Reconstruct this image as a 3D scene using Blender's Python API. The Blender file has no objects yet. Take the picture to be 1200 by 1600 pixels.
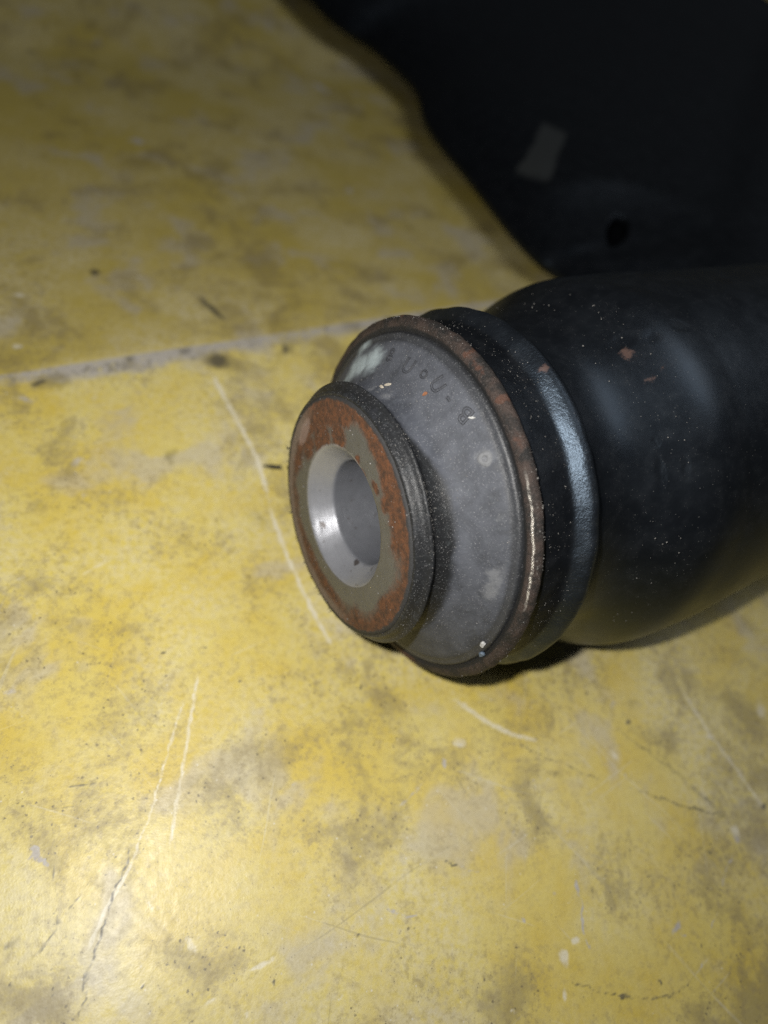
import bpy, bmesh, math, random
import numpy as np
from mathutils import Vector, Matrix, noise as mnoise

MM = 0.001
R = math.radians
scene = bpy.context.scene

# ------------------------------------------------------------------ camera
# a phone held about 11 cm above the bench, main lens, lens axis tilted
cam_d = bpy.data.cameras.new("camera")
cam = bpy.data.objects.new("camera", cam_d)
scene.collection.objects.link(cam)
CAM_H = 100.213
CAM_ROT = Matrix(((0.94299, 0.0, -0.33282), (-0.17526, 0.85013, -0.49656), (0.28294, 0.52658, 0.80166)))
cam.matrix_world = Matrix.Translation((0, 0, CAM_H * MM)) @ CAM_ROT.to_4x4()
cam_d.sensor_fit = 'VERTICAL'
cam_d.sensor_height = 9.6
cam_d.sensor_width = 7.2
cam_d.lens = 6.12
cam_d.clip_start = 0.005
cam_d.clip_end = 20.0
cam_d.dof.use_dof = True
cam_d.dof.focus_distance = 0.0815
cam_d.dof.aperture_fstop = 3.2
scene.camera = cam

# ------------------------------------------------------------------ light
world = bpy.data.worlds.new("World")
scene.world = world
world.use_nodes = True
bg = world.node_tree.nodes["Background"]
bg.inputs[0].default_value = (0.85, 0.92, 1.0, 1)
bg.inputs[1].default_value = 0.018

def area_lamp(name, loc, target, size, energy, color):
    ld = bpy.data.lights.new(name, 'AREA')
    ld.shape = 'DISK'
    ld.size = size
    ld.energy = energy
    ld.color = color
    o = bpy.data.objects.new(name, ld)
    scene.collection.objects.link(o)
    o.location = loc
    o.rotation_euler = (Vector(target) - Vector(loc)).to_track_quat('-Z', 'Y').to_euler()
    return o

# the phone's flash beside its lens, and the cool workshop lamp overhead, to the right
area_lamp("phone_flash", (-0.0085, 0.0080, 0.1016), (0.050, 0.125, 0.0), 0.004, 0.172, (1.0, 0.975, 0.93))
area_lamp("workshop_lamp", (0.90, 0.40, 1.85), (0.06, 0.16, 0.0), 1.3, 9.0, (0.94, 0.97, 1.0))

scene.view_settings.view_transform = 'Standard'
scene.view_settings.look = 'None'
scene.view_settings.exposure = 0.0
scene.view_settings.gamma = 1.0
scene.view_settings.use_curve_mapping = False
scene.render.engine = 'CYCLES'
scene.cycles.use_denoising = False
scene.cycles.max_bounces = 4

# ------------------------------------------------------------------ node helpers
class NT:
    def __init__(self, name):
        self.mat = bpy.data.materials.new(name)
        self.mat.use_nodes = True
        self.t = self.mat.node_tree
        self.n = self.t.nodes
        self.bsdf = self.n["Principled BSDF"]
        tc = self.n.new("ShaderNodeTexCoord")
        sc = self.n.new("ShaderNodeVectorMath")
        sc.operation = 'SCALE'
        self.t.links.new(tc.outputs['Object'], sc.inputs[0])
        sc.inputs['Scale'].default_value = 1000.0
        self.P = sc.outputs[0]                     # object coordinates in millimetres

    def put(self, sock, v):
        if hasattr(v, 'is_output') or isinstance(v, bpy.types.NodeSocket):
            self.t.links.new(v, sock)
        elif isinstance(v, (tuple, list)):
            if len(v) == 3 and sock.type == 'RGBA':
                v = (*v, 1)
            sock.default_value = v
        else:
            sock.default_value = v

    def m(self, op, a, b=0.0, c=None, clamp=False):
        k = self.n.new("ShaderNodeMath")
        k.operation = op
        k.use_clamp = clamp
        self.put(k.inputs[0], a)
        self.put(k.inputs[1], b)
        if c is not None:
            self.put(k.inputs[2], c)
        return k.outputs[0]

    def vm(self, op, a, b=(0, 0, 0)):
        k = self.n.new("ShaderNodeVectorMath")
        k.operation = op
        self.put(k.inputs[0], a)
        if op == 'SCALE':
            self.put(k.inputs['Scale'], b)
        else:
            self.put(k.inputs[1], b)
        return k.outputs['Value'] if op in ('LENGTH', 'DOT_PRODUCT', 'DISTANCE') else k.outputs[0]

    def noise(self, scale, detail=4, rough=.55, dist=0.0, vec=None, color=False):
        k = self.n.new("ShaderNodeTexNoise")
        self.put(k.inputs['Vector'], vec if vec is not None else self.P)
        k.inputs['Scale'].default_value = scale
        k.inputs['Detail'].default_value = detail
        k.inputs['Roughness'].default_value = rough
        k.inputs['Distortion'].default_value = dist
        return k.outputs['Color'] if color else k.outputs['Fac']

    def voro(self, scale, feature='F1', vec=None, out='Distance', rnd=1.0):
        k = self.n.new("ShaderNodeTexVoronoi")
        k.feature = feature
        self.put(k.inputs['Vector'], vec if vec is not None else self.P)
        k.inputs['Scale'].default_value = scale
        k.inputs['Randomness'].default_value = rnd
        return k.outputs[out]

    def step(self, v, lo, hi, a=0.0, b=1.0):
        k = self.n.new("ShaderNodeMapRange")
        k.interpolation_type = 'SMOOTHSTEP'
        self.put(k.inputs['Value'], v)
        k.inputs['From Min'].default_value = lo
        k.inputs['From Max'].default_value = hi
        k.inputs['To Min'].default_value = a
        k.inputs['To Max'].default_value = b
        return k.outputs[0]

    def mix(self, fac, a, b, blend='MIX'):
        k = self.n.new("ShaderNodeMix")
        k.data_type = 'RGBA'
        k.blend_type = blend
        self.put(k.inputs['Factor'], fac)
        self.put(k.inputs[6], a)
        self.put(k.inputs[7], b)
        return k.outputs[2]

    def mixf(self, fac, a, b):
        k = self.n.new("ShaderNodeMix")
        k.data_type = 'FLOAT'
        self.put(k.inputs[0], fac)
        self.put(k.inputs[2], a)
        self.put(k.inputs[3], b)
        return k.outputs[0]

    def mapping(self, loc=(0, 0, 0), rot=(0, 0, 0), scale=(1, 1, 1), vec=None, kind='TEXTURE'):
        k = self.n.new("ShaderNodeMapping")
        k.vector_type = kind
        self.put(k.inputs[0], vec if vec is not None else self.P)
        k.inputs[1].default_value = loc
        k.inputs[2].default_value = rot
        k.inputs[3].default_value = scale
        return k.outputs[0]

    def spot(self, vec, loc, rot, scale, strength=1.0):
        """1 at the middle of an ellipsoid, 0 at its edge"""
        g = self.n.new("ShaderNodeTexGradient")
        g.gradient_type = 'SPHERICAL'
        self.put(g.inputs[0], self.mapping(loc, rot, scale, vec))
        v = g.outputs['Fac']
        return v if strength == 1 else self.m('MULTIPLY', v, strength)

    def balls(self, vec, marks):
        v = None
        for (p, r, s, *rot) in marks:
            rr = (r, r, r) if not isinstance(r, tuple) else r
            e = self.spot(vec, p, rot[0] if rot else (0, 0, 0), rr, s)
            v = e if v is None else self.m('MAXIMUM', v, e)
        return v

    def warp(self, amount, scale, detail=3, vec=None):
        c = self.noise(scale, detail, .6, color=True, vec=vec)
        c = self.vm('SUBTRACT', c, (.5, .5, .5))
        c = self.vm('SCALE', c, amount)
        return self.vm('ADD', vec if vec is not None else self.P, c)

    def bump(self, h, dist_mm, strength=1.0, normal=None):
        k = self.n.new("ShaderNodeBump")
        k.inputs['Strength'].default_value = strength
        k.inputs['Distance'].default_value = dist_mm * MM
        self.put(k.inputs['Height'], h)
        if normal is not None:
            self.put(k.inputs['Normal'], normal)
        return k.outputs[0]

    def done(self, color, rough, metal=0.0, spec=0.5, normal=None, **kw):
        b = self.bsdf.inputs
        self.put(b['Base Color'], color)
        self.put(b['Roughness'], rough)
        self.put(b['Metallic'], metal)
        self.put(b['Specular IOR Level'], spec)
        if normal is not None:
            self.put(b['Normal'], normal)
        for k, v in kw.items():
            self.put(b[k.replace('_', ' ')], v)
        return self.mat

# measured marks on the bench top: x, y, half length, half width (mm), angle, strength
PALE=[(13.1,89.29,6.77,0.859,-1.221,0.8),(16.49,79.73,7.59,0.823,-1.237,0.8),(18.9,70.77,5.66,0.791,-1.407,0.8),(21.11,57.14,6.11,0.632,-1.338,1),(23.35,48.85,5.87,0.614,-1.274,1),(25.96,41.01,5.68,0.6,-1.225,1),(19.82,64.16,4,0.532,-1.469,0.5),(5.59,29.15,4.46,0.41,-1.755,0.8),(4.26,22.09,5.33,0.403,-1.76,0.8),(2.84,14.49,5.13,0.397,-1.751,0.8),(2.93,25.57,4.63,0.304,-1.883,0.7),(0.73,18.47,5.27,0.3,-1.861,0.7),(-1.63,11.6,4.41,0.297,-1.953,0.7),(-4.23,6.47,3.55,0.443,-2.153,1),(-6.35,2.7,2.77,0.443,-1.989,1),(4.28,-1.13,1.51,0.626,-1.03,1),(12.92,-4.94,1.93,0.476,0.24,0.9),(6.41,-7.43,1.18,0.417,0.184,0.8),(-0.38,3.83,1.31,0.488,-1.056,0.7),(10.61,-9.56,1.17,0.498,-1.152,0.7),(46.38,18.5,1.67,1.307,-0.114,1),(54.96,-12.14,1.63,1.133,-1.685,1),(57.35,-10.66,1.04,0.705,-0.184,1),(53.62,-16.35,1.06,0.595,-1.803,0.8),(45.44,-16.45,0.84,0.342,-0.204,0.9),(49.86,23.13,4.35,0.728,-0.745,0.75),(54.02,19.9,3.72,0.736,-0.559,0.75),(57.81,18.07,3.07,0.746,-0.308,0.75),(22.57,-10.26,1.03,0.405,0.769,0.6),(93.04,-1.44,1.82,1.425,-1.355,0.8),(110.29,17.18,2.87,1.809,-1.928,0.7),(57.86,10.18,1.21,0.593,-1.469,0.5),(95.05,17.88,5.87,0.751,-1.302,0.6),(97.34,10.99,4.73,0.756,-1.184,0.6),(99.6,4.79,5.04,0.762,-1.256,0.6),(41.77,-19.73,0.05,0.032,-0.218,1),(-19.19,50.11,1.73,0.755,0.633,0.4),(-8.59,51.95,2.86,0.673,0.607,0.45),(-2.95,126.14,0.67,0.774,0.143,1),(-25.7,116.21,2.03,1.353,-0.212,0.7),(-24.01,99.42,1.6,1.172,0.079,0.8),(74.29,13.17,1.47,1.221,-1.303,0.6),(95.86,13.97,1.57,0.983,-0.111,0.7)]
GREY=[(-13.42,11.47,2.43,0.577,-0.782,1),(-7.69,10.78,1.48,0.606,-0.873,0.7),(19.67,15.41,0.97,0.555,0.899,0.7),(43.06,15.94,1.6,0.769,-1.163,1),(32.33,-2.87,3.31,0.602,-0.246,0.9),(74.88,-11.85,2.57,1.649,0.719,1),(49.77,-6.6,1.72,0.864,-0.177,0.8),(55.59,-4.7,1.31,0.855,-1.218,0.8),(43.15,1.11,2.46,0.427,-0.335,0.8),(36.41,12.11,4.53,1.008,0.478,0.6),(60.06,-5.44,3.1,0.516,-1.757,0.9),(59.32,-9.53,3.13,0.515,-1.743,0.9),(88.75,-6.54,6.44,0.657,-2.349,0.6),(82.12,-13.05,6.48,0.638,-2.38,0.6),(76.87,-17.51,3.43,0.625,-2.561,0.6),(77.43,22.22,1.45,3.358,-0.429,0.6),(73.03,19.82,4.16,0.733,0.499,0.5),(75.57,14.62,1.8,0.966,-1.427,0.6),(75.3,9.4,1.45,0.93,-1.544,0.7),(57.83,11.16,1.27,0.592,-0.129,0.7),(52.3,4.44,1.3,0.718,-0.148,0.6),(71.03,4.02,1.56,0.887,-0.142,0.5),(93.05,-2.62,1.32,2.09,-0.15,0.8),(102.7,8.64,1.45,2.192,-0.122,0.5),(-21.38,85.41,5.63,2.926,-0.179,0.6),(-12.44,72.42,3.51,5.446,-0.806,0.6),(-11.12,65.86,2.46,3.131,-1.114,0.55),(-18.75,77.67,2.46,4.183,0.048,0.5),(-18.48,42.31,2.5,2.011,-0.062,0.4),(-18.41,32.85,1.42,3.015,-1.19,0.7),(-5.82,37.27,0.88,2.486,-0.077,0.6),(-4.36,197.48,7.12,5.723,-0.331,0.8),(60.58,269.16,5.02,14.635,0.42,0.9),(55.41,181.67,4.29,4.849,0.247,0.8),(-9.35,221.79,5.91,9.134,0.384,0.45),(-30.43,275.3,8.74,7.614,0.472,0.5),(11.28,281.73,8.99,30.169,0.444,0.35),(28.59,297.59,8.52,30.932,0.458,0.4),(10.43,189.26,8.39,12.782,0.292,0.3),(4.38,143.29,4.4,18.342,-0.175,0.5),(17.6,138.19,3.74,16.644,-0.178,0.5),(31.89,140.58,2.84,17.326,0.166,0.4),(-32.76,192.13,11.1,14.265,0.333,0.4),(-2.31,302.35,6.53,15.598,0.496,0.5),(10.78,91.97,5.32,2.178,-1.196,0.5),(5.12,20.58,2.18,3.47,-0.122,0.3),(-9.57,18.31,1.72,0.717,-0.764,0.5),(75.79,-13.67,1.48,1.101,-0.183,0.7),(13.64,-1.13,1.24,0.7,-0.18,0.3)]
DARK=[(-4.12,7.04,4.77,0.296,-1.921,0.8),(-6.31,1.07,3.77,0.295,-1.924,0.8),(-7.76,-4.03,3.47,0.296,-1.764,0.8),(-11.5,8.55,2.58,0.248,-1.35,0.6),(-11.05,4.97,2.44,0.247,-1.544,0.6),(-9.06,6.01,3.45,0.247,-2.195,0.6),(-11.9,2.24,2.94,0.247,-2.243,0.6),(59.79,15.16,6.23,0.346,-0.506,0.6),(67.61,11.04,5.53,0.357,-0.46,0.6),(80.5,5.5,5.36,0.441,-0.432,0.7),(88.18,2.41,5.9,0.458,-0.337,0.7),(79.13,15.03,5.38,0.378,-0.771,0.6),(84.09,10.12,4.11,0.386,-0.793,0.6),(89.24,4.49,6.21,0.395,-0.855,0.6),(44.51,13.6,2.02,0.325,-1.185,0.5),(45.68,11.1,2.1,0.326,-1.087,0.5),(73.2,-19.34,2.73,0.369,-2.815,0.6),(68.22,-19.49,4.41,0.361,2.998,0.6),(61.66,-17.9,4.76,0.35,2.818,0.6),(56.58,-15.77,2.85,0.342,2.614,0.6),(79.56,18.13,0.93,0.704,-0.105,1),(86.27,-3.61,0.76,0.598,-0.155,1),(69.28,-17.92,0.71,0.372,-1.009,1),(101.23,1.25,1.38,0.662,0.207,1),(62.56,-18.3,0.82,0.445,-0.2,1),(33.74,-7.73,0.36,0.321,-0.188,1),(25.68,-4.19,0.48,0.318,0.423,1),(31.64,29.05,0.64,0.525,-0.09,1),(7.5,37.51,0.58,0.469,-0.069,1),(1.56,36.91,0.46,0.458,-0.075,1),(-12.14,126.59,1.68,2.044,0.149,1),(11.92,115.99,5.53,1.194,-1.023,0.9),(12.33,98.53,3.81,3.603,-0.392,0.9),(26.64,103.41,1.41,2.894,0.115,0.8),(-19.69,89.64,2.22,1.189,0.582,0.8),(7.31,98.53,1.88,2.119,0.108,0.5),(40.84,2.15,1.46,0.383,-0.335,0.9),(12.31,31.49,0.58,0.45,-0.089,1),(-1.08,-4.21,0.72,0.19,0.818,0.9),(-15.16,-1.53,0.5,0.143,-1.007,0.9),(14.33,-7.08,0.4,0.457,-0.196,1),(9.9,-2.53,0.24,0.406,-0.186,1),(-11.23,-3.23,0.34,0.123,-0.2,1),(78.32,-15.22,0.41,0.69,-0.456,1),(58.9,-7.74,0.32,0.408,-0.176,1),(62.46,-5.03,0.77,0.944,-0.168,0.6),(64.81,-0.61,0.23,0.636,-0.157,0.5),(46.14,25.79,0.69,0.486,-0.095,0.5),(22.94,-10.61,0.5,0.293,-0.201,0.9),(-8.85,19.42,2.3,0.292,0.052,0.7),(-5.25,17.73,1.98,0.245,-0.046,0.5),(-11,16.78,2.58,0.244,0.079,0.5),(-15.88,2.63,1.03,0.845,-0.185,0.6),(-11.72,0.77,0.22,0.414,-0.479,0.7),(3.74,-1.37,0.31,0.167,-0.186,1),(12.02,223.5,1.72,3.172,0.37,0.9),(-37.79,256.26,7,1.779,0.439,0.5),(-20.57,156.83,2.84,1.377,-0.976,0.5),(36.01,159.31,5.49,1.455,0.207,0.4),(-15.47,182.26,0.98,7.794,0.297,0.4),(-6.24,135.58,0.97,1.394,0.17,0.5)]
SMUDGE=[(12.97,98.59,6.94,4.539,-0.142,1.2),(-18.69,90.19,5.82,3.079,0.294,1.1),(27.44,104.45,4.27,3.896,0.117,0.9),(-4.65,94.73,5.32,2.46,0.295,0.8),(42.97,111.35,4.73,3.216,0.13,0.8),(3.27,73.64,1.43,4.439,0.034,0.9),(17.14,60.07,4.68,3.871,-0.821,0.7),(-17.62,63.3,3.71,3.697,0.004,0.7),(24.21,6.99,4.14,6.889,-0.306,0.55),(8.48,17.15,6.91,2.148,0.04,0.6),(3.85,3.45,1.98,1.774,-0.172,0.5),(62.03,11.11,2.94,1.814,-0.128,0.8),(81.23,21.27,5.47,2.726,-0.429,0.6),(23.48,78.19,2.52,3.944,0.045,0.6),(-0,91.03,2.91,3.271,0.087,0.5),(-16.55,89.6,3.68,2.013,0.086,0.7),(10.5,85.37,2.41,2.412,0.068,0.4),(8.3,-2.9,1.08,3.346,0.292,0.5),(-4.66,10.68,4.13,1.658,0.804,0.45),(36.23,11.23,5.53,2.705,0.396,0.5),(87.4,6.27,8.42,2.042,-0.73,0.5),(-1.92,227.42,12.42,37.227,0.389,0.4),(3.23,171.44,25.38,9.311,0.254,0.45),(30.36,170.76,18.76,7.794,0.236,0.4),(-28.58,181.38,11.55,9.505,0.302,0.5),(81.59,-7.38,3.63,2.803,-0.166,0.3),(-15.66,38.2,3.58,1.372,-0.451,0.4),(12.31,98.17,3.85,3.574,0.104,0.8),(4.08,33.2,1.38,1.974,-0.086,0.6),(-14.84,2.12,2.06,1.621,-0.186,0.5)]


def sub(n, a, b):
    return n.m('SUBTRACT', a, b)

# ------------------------------------------------------------------ materials
BEND_P = (-25.896, 90.607)
BEND_M = (-0.3148, 0.9491)

def mat_bench():
    n = NT("worn yellow paint")
    P = n.P
    ca = n.n.new("ShaderNodeAttribute")
    ca.attribute_name = "clouds"
    cs = _sep(n, ca.outputs['Color'])
    mid, filmn, rubn, wearn = cs.outputs[0], cs.outputs[1], cs.outputs[2], ca.outputs['Alpha']
    fine = n.noise(.9, 4, .68)
    grain = n.noise(4.5, 2, .7)
    # beyond the bend the paint is thicker and less scuffed
    q = n.vm('DOT_PRODUCT', n.vm('SUBTRACT', P, (BEND_P[0], BEND_P[1], 0)), (BEND_M[0], BEND_M[1], 0))
    q = n.m('ADD', q, n.m('MULTIPLY', n.m('SUBTRACT', fine, .5), 1.2))
    far = n.step(q, .1, .9)
    yel = n.mix(n.step(filmn, .35, .65), (.58, .435, .06), (.62, .50, .10))
    yel = n.mix(n.step(mid, .3, .7, 0, .5), yel, (.64, .555, .19))
    yel = n.mix(far, yel, (.47, .37, .08))
    # dusty, hazy film in clouds
    film = n.m('MULTIPLY', n.step(filmn, .30, .72), n.step(fine, .25, .70))
    film = n.m('MULTIPLY', film, n.mixf(far, .8, .8))
    col = n.mix(film, yel, (.64, .575, .38))
    # worn grey / lilac patches
    wear = n.m('MULTIPLY', n.step(wearn, .53, .70), .5)
    col = n.mix(wear, col, (.44, .41, .38))
    # brownish dirt rubbed in
    rub = n.m('MULTIPLY', n.step(n.m('ADD', rubn, n.m('MULTIPLY', n.m('SUBTRACT', fine, .5), .25)), .50, .72), .62)
    col = n.mix(rub, col, (.22, .17, .065))
    mott = n.m('MULTIPLY', n.step(n.noise(.8, 4, .82), .46, .66), n.step(rubn, .3, .6, .18, .6))
    col = n.mix(mott, col, (.27, .21, .09))
    # marks at their places
    nz = n.m('MULTIPLY', n.noise(1.6, 3, .65), .34)
    nz2 = n.m('MULTIPLY', n.noise(.6, 5, .74), .85)
    at = n.n.new("ShaderNodeAttribute")
    at.attribute_name = "marks"
    sp_ = _sep(n, at.outputs['Color'])
    fg, fs, fp, fd = sp_.outputs[0], sp_.outputs[1], sp_.outputs[2], at.outputs['Alpha']
    seam = n.m('MULTIPLY', n.step(n.m('ADD', q, n.m('MULTIPLY', sub(n, filmn, .5), 9.0)), -4.2, -1.2), n.step(q, .7, .1))
    seam = n.m('MULTIPLY', seam, n.step(n.m('ADD', fine, n.m('MULTIPLY', sub(n, rubn, .5), -.8)), .15, .5))
    col = n.mix(n.m('MULTIPLY', seam, .95), col, n.mix(n.step(grain, .3, .7), (.34, .315, .29), (.46, .435, .41)))
    sdk = n.m('MULTIPLY', n.m('MULTIPLY', seam, n.step(n.noise(.28, 5, .75), .50, .66)), .75)
    col = n.mix(sdk, col, (.10, .092, .08))
    g = n.step(sub(n, fg, nz2), -.02, .30)
    g = n.m('MULTIPLY', g, n.step(mid, .25, .5, .55, .95))
    col = n.mix(g, col, n.mix(n.step(fine, .3, .7), (.40, .37, .345), (.50, .475, .445)))
    sm = n.step(sub(n, fs, nz2), -.2, .5)
    col = n.mix(n.m('MULTIPLY', sm, .62), col, (.175, .14, .055))
    p = n.step(sub(n, fp, n.m('MULTIPLY', nz, 1.25)), -.08, .42)
    col = n.mix(n.m('MULTIPLY', p, n.step(n.noise(.45, 4, .7), .34, .56, .38, .85)), col, (.70, .65, .50))
    # fine random scratches, three directions
    SW = n.warp(2.0, .05, 1)
    scr = None
    for a, sx, th in ((.35, .012, .735), (1.25, .016, .745), (2.2, .012, .745), (2.75, .02, .75)):
        v = n.mapping((0, 0, 0), (0, 0, a), (1 / sx, 1 / 1.3, 1), SW)
        e = n.step(n.noise(1.0, 1, .5, vec=v), th - .03, th + .02)
        scr = e if scr is None else n.m('MAXIMUM', scr, e)
    scr = n.m('MULTIPLY', scr, n.step(wearn, .40, .56))
    col = n.mix(n.m('MULTIPLY', scr, .3), col, n.mix(n.step(filmn, .45, .55), (.66, .62, .47), (.2, .17, .1)))
    d = n.step(sub(n, fd, n.m('MULTIPLY', nz, 1.3)), -.05, .45)
    col = n.mix(n.m('MULTIPLY', d, .85), col, (.055, .05, .04))
    # grit specks
    sp = n.voro(.75, vec=n.warp(.5, 3.0, 2))
    spn = rubn
    pits = n.m('MULTIPLY', n.step(sp, .17, .08), n.step(spn, .46, .54))
    sp2 = n.voro(1.9)
    pits2 = n.m('MULTIPLY', n.step(sp2, .22, .1), n.step(fine, .52, .60))
    pits = n.m('MAXIMUM', pits, n.m('MULTIPLY', pits2, .8))
    col = n.mix(n.m('MULTIPLY', pits, .75), col, (.09, .07, .04))
    wsp = n.m('MULTIPLY', n.step(n.voro(.6, vec=n.mapping((31, 7, 0))), .11, .05), n.step(wearn, .48, .58))
    col = n.mix(n.m('MULTIPLY', wsp, .7), col, (.68, .64, .52))
    col = n.mix(n.step(grain, .3, .75, 0, .22), col, (.30, .235, .09))
    rough = n.mixf(n.step(n.m('ADD', n.m('MULTIPLY', rubn, .5), n.m('MULTIPLY', fine, .5)), .35, .65), .38, .49)
    rough = n.mixf(g, rough, .6)
    rough = n.mixf(sm, rough, .55)
    h = n.m('ADD', n.m('MULTIPLY', n.noise(1.1, 2, .7), .10), n.m('MULTIPLY', n.noise(4.5, 1, .7), .022))
    h = n.m('SUBTRACT', h, n.m('MULTIPLY', fp, .08))
    h = n.m('ADD', h, n.m('MULTIPLY', fd, .05))
    h = n.m('ADD', h, n.m('MULTIPLY', mid, .12))
    return n.done(col, rough, 0, .6, n.bump(h, .9, .35))

def dust_specks(n, scale, lo, amount_noise=.3, thr=.5):
    v = n.voro(scale, vec=n.warp(.15, 8, 2))
    return n.m('MULTIPLY', n.step(v, lo, lo * .45), n.step(n.noise(amount_noise, 4, .65), thr, thr + .08))

def mat_black(name, rusts=(), dents=(), scale_grain=5.0, rough0=.40, scuffs=(), spec=.5, relief=1.0, dull_to=None):
    n = NT(name)
    fine = n.noise(scale_grain, 3, .7)
    mid = n.noise(.25, 5, .6)
    col = n.mix(n.step(mid, .35, .7), (.0035, .004, .005), (.0055, .0062, .0075))
    h = n.m('ADD', n.m('MULTIPLY', fine, .05 * relief), n.m('MULTIPLY', n.noise(1.6, 3, .7), .07 * relief))
    W = n.warp(1.6, .9, 4)
    nz = n.m('MULTIPLY', n.noise(1.4, 5, .7), .7)
    rough = n.mixf(n.step(mid, .2, .8), rough0 - .03, rough0 + .06)
    if scuffs:
        c0, ua, va = scuffs
        dv = n.vm('SUBTRACT', n.warp(5, .12, 4), c0)
        dd = n.m('ADD', n.m('ABSOLUTE', n.vm('DOT_PRODUCT', dv, ua)), n.m('ABSOLUTE', n.vm('DOT_PRODUCT', dv, va)))
        s = n.step(sub(n, n.m('SUBTRACT', 1.0, dd), n.m('MULTIPLY', nz, .35)), -.04, .2)
        col = n.mix(n.m('MULTIPLY', s, .8), col, (.042, .044, .041))
        rough = n.mixf(s, rough, .6)
    if rusts:
        r = n.step(sub(n, n.balls(W, rusts), n.m('MULTIPLY', n.noise(2.6, 5, .8), 1.15)), -.12, .25)
        col = n.mix(n.m('MULTIPLY', r, .8), col, n.mix(n.noise(2.5, 3, .6), (.05, .022, .012), (.095, .05, .03)))
        rough = n.mixf(r, rough, .75)
    if dents:
        dn = n.step(n.balls(n.warp(.8, .7), dents), 0, .8)
        h = n.m('SUBTRACT', h, n.m('MULTIPLY', dn, .32))
    sp = dust_specks(n, 1.5, .09, .35, .45)
    sp = n.m('MAXIMUM', sp, n.m('MULTIPLY', dust_specks(n, 3.6, .13, .5, .48), .7))
    col = n.mix(n.m('MULTIPLY', sp, .55), col, (.24, .24, .23))
    film = n.m('MULTIPLY', n.step(n.noise(.5, 6, .7), .45, .75), .05)
    col = n.mix(film, col, (.06, .06, .06))
    if dull_to is not None:
        spec = n.step(_sep(n, n.P).outputs[0], dull_to - .3, dull_to + .3, .15, spec)
    return n.done(col, rough, 0, spec, n.bump(h, .4, .6), Specular_Tint=(.60, .78, 1.0, 1))

def mat_rubber():
    n = NT("dusty rubber")
    s, y, z = (lambda k: (k.outputs[0], k.outputs[1], k.outputs[2]))(_sep(n, n.P))
    rad = n.m('SQRT', n.m('ADD', n.m('MULTIPLY', y, y), n.m('MULTIPLY', z, z)))
    cloud = n.noise(.32, 6, .66, .4)
    fine = n.noise(3.5, 4, .7)
    black = (.013, .0135, .0145)
    dusty = n.mix(n.step(cloud, .3, .7), (.035, .038, .046), (.060, .0645, .077))
    # dust lies on the cone; the clean neck also carries the lip's painted shadow
    edge = n.m('ADD', s, n.m('MULTIPLY', n.m('SUBTRACT', n.noise(.45, 5, .65), .5), 1.1))
    edge = n.m('SUBTRACT', edge, n.step(y, 2, -8, 0, 2.3))  # black reaches further on this side: lip shadow painted into the colour
    d = n.m('MULTIPLY', n.step(edge, 2.7, 3.7), n.step(rad, 23.2, 22.4))
    d = n.m('MULTIPLY', d, n.step(cloud, .2, .45, .6, 1.0))
    ringd = n.m('MULTIPLY', n.m('MULTIPLY', n.step(rad, 22.4, 23.0), n.step(rad, 24.0, 23.4)), .42)
    d = n.m('MAXIMUM', d, ringd)
    lipd = n.m('MULTIPLY', n.step(s, 3.4, 2.4), n.step(n.noise(.8, 5, .7), .48, .74, .02, .22))
    d = n.m('MAXIMUM', d, lipd)
    col = n.mix(d, black, dusty)
    W = n.warp(1.6, .8, 4)
    nz = n.m('MULTIPLY', n.noise(1.3, 5, .7), .75)
    # pale greenish corrosion bloom, upper left
    wb = [((8.0, 18.2, 8.4), 3.1, 1.2), ((8.2, 15.7, 12.8), 3.1, 1.2), ((7.6, 17.4, 10.4), 2.6, 1.3),
          ((9.8, 20.2, 10.2), (1.5, 2.0, 3.2), .9), ((7.6, 18.2, 6.4), 1.8, 1.0)]
    wm = n.step(sub(n, n.balls(n.warp(2.6, .55, 5), wb), n.m('MULTIPLY', nz, .75)), -.3, .75)
    col = n.mix(n.m('MULTIPLY', wm, .92), col, n.mix(fine, (.18, .225, .24), (.40, .455, .465)))
    # rubbed print, lower right, and the bloom round the moulding pip
    pr = [((8.6, -17.9, 11.9), (2, 1.2, 2.2), 1.0), ((8.8, -19.2, 9.4), (2, 1.5, 2.6), 1.0), ((8.8, -18.6, 10.6), (2, 1.2, 3.4), .9), ((8.7, -7.24, 20.3), 1.9, .8),
          ((4.8, 7.5, 15.6), 1.5, .8), ((4.6, 10.2, 13.6), 1.2, .8), ((9.2, -13, 17), (1.5, 2.5, 2.0), .45)]
    pm = n.step(sub(n, n.balls(n.warp(2.4, .9, 5), pr), nz), -.2, .45)
    col = n.mix(n.m('MULTIPLY', pm, .42), col, (.17, .173, .178))
    sp = dust_specks(n, 2.2, .16, .6, .40)
    sp = n.m('MAXIMUM', sp, n.m('MULTIPLY', dust_specks(n, 4.2, .24, .7, .40), .85))
    col = n.mix(n.m('MULTIPLY', sp, .5), col, (.25, .25, .255))
    streak = n.noise(1.0, 4, .6, vec=n.mapping((0, 0, 0), (0, 0, 0), (.25, 1.4, 1.4)))
    rough = n.mixf(d, .36, .75)
    h = n.m('ADD', n.m('MULTIPLY', fine, .12), n.m('MULTIPLY', cloud, .25))
    h = n.m('ADD', h, n.m('MULTIPLY', streak, .05))
    neck = n.m('MULTIPLY', n.step(s, 2.4, 2.9), n.step(s, 6.5, 5.0))
    return n.done(col, rough, 0, n.mixf(n.m('MAXIMUM', neck, n.step(s, 2.7, 2.3, 0, .75)), .45, .12), n.bump(h, .6, .8))

def _sep(n, v):
    k = n.n.new("ShaderNodeSeparateXYZ")
    n.t.links.new(v, k.inputs[0])
    return k

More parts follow.
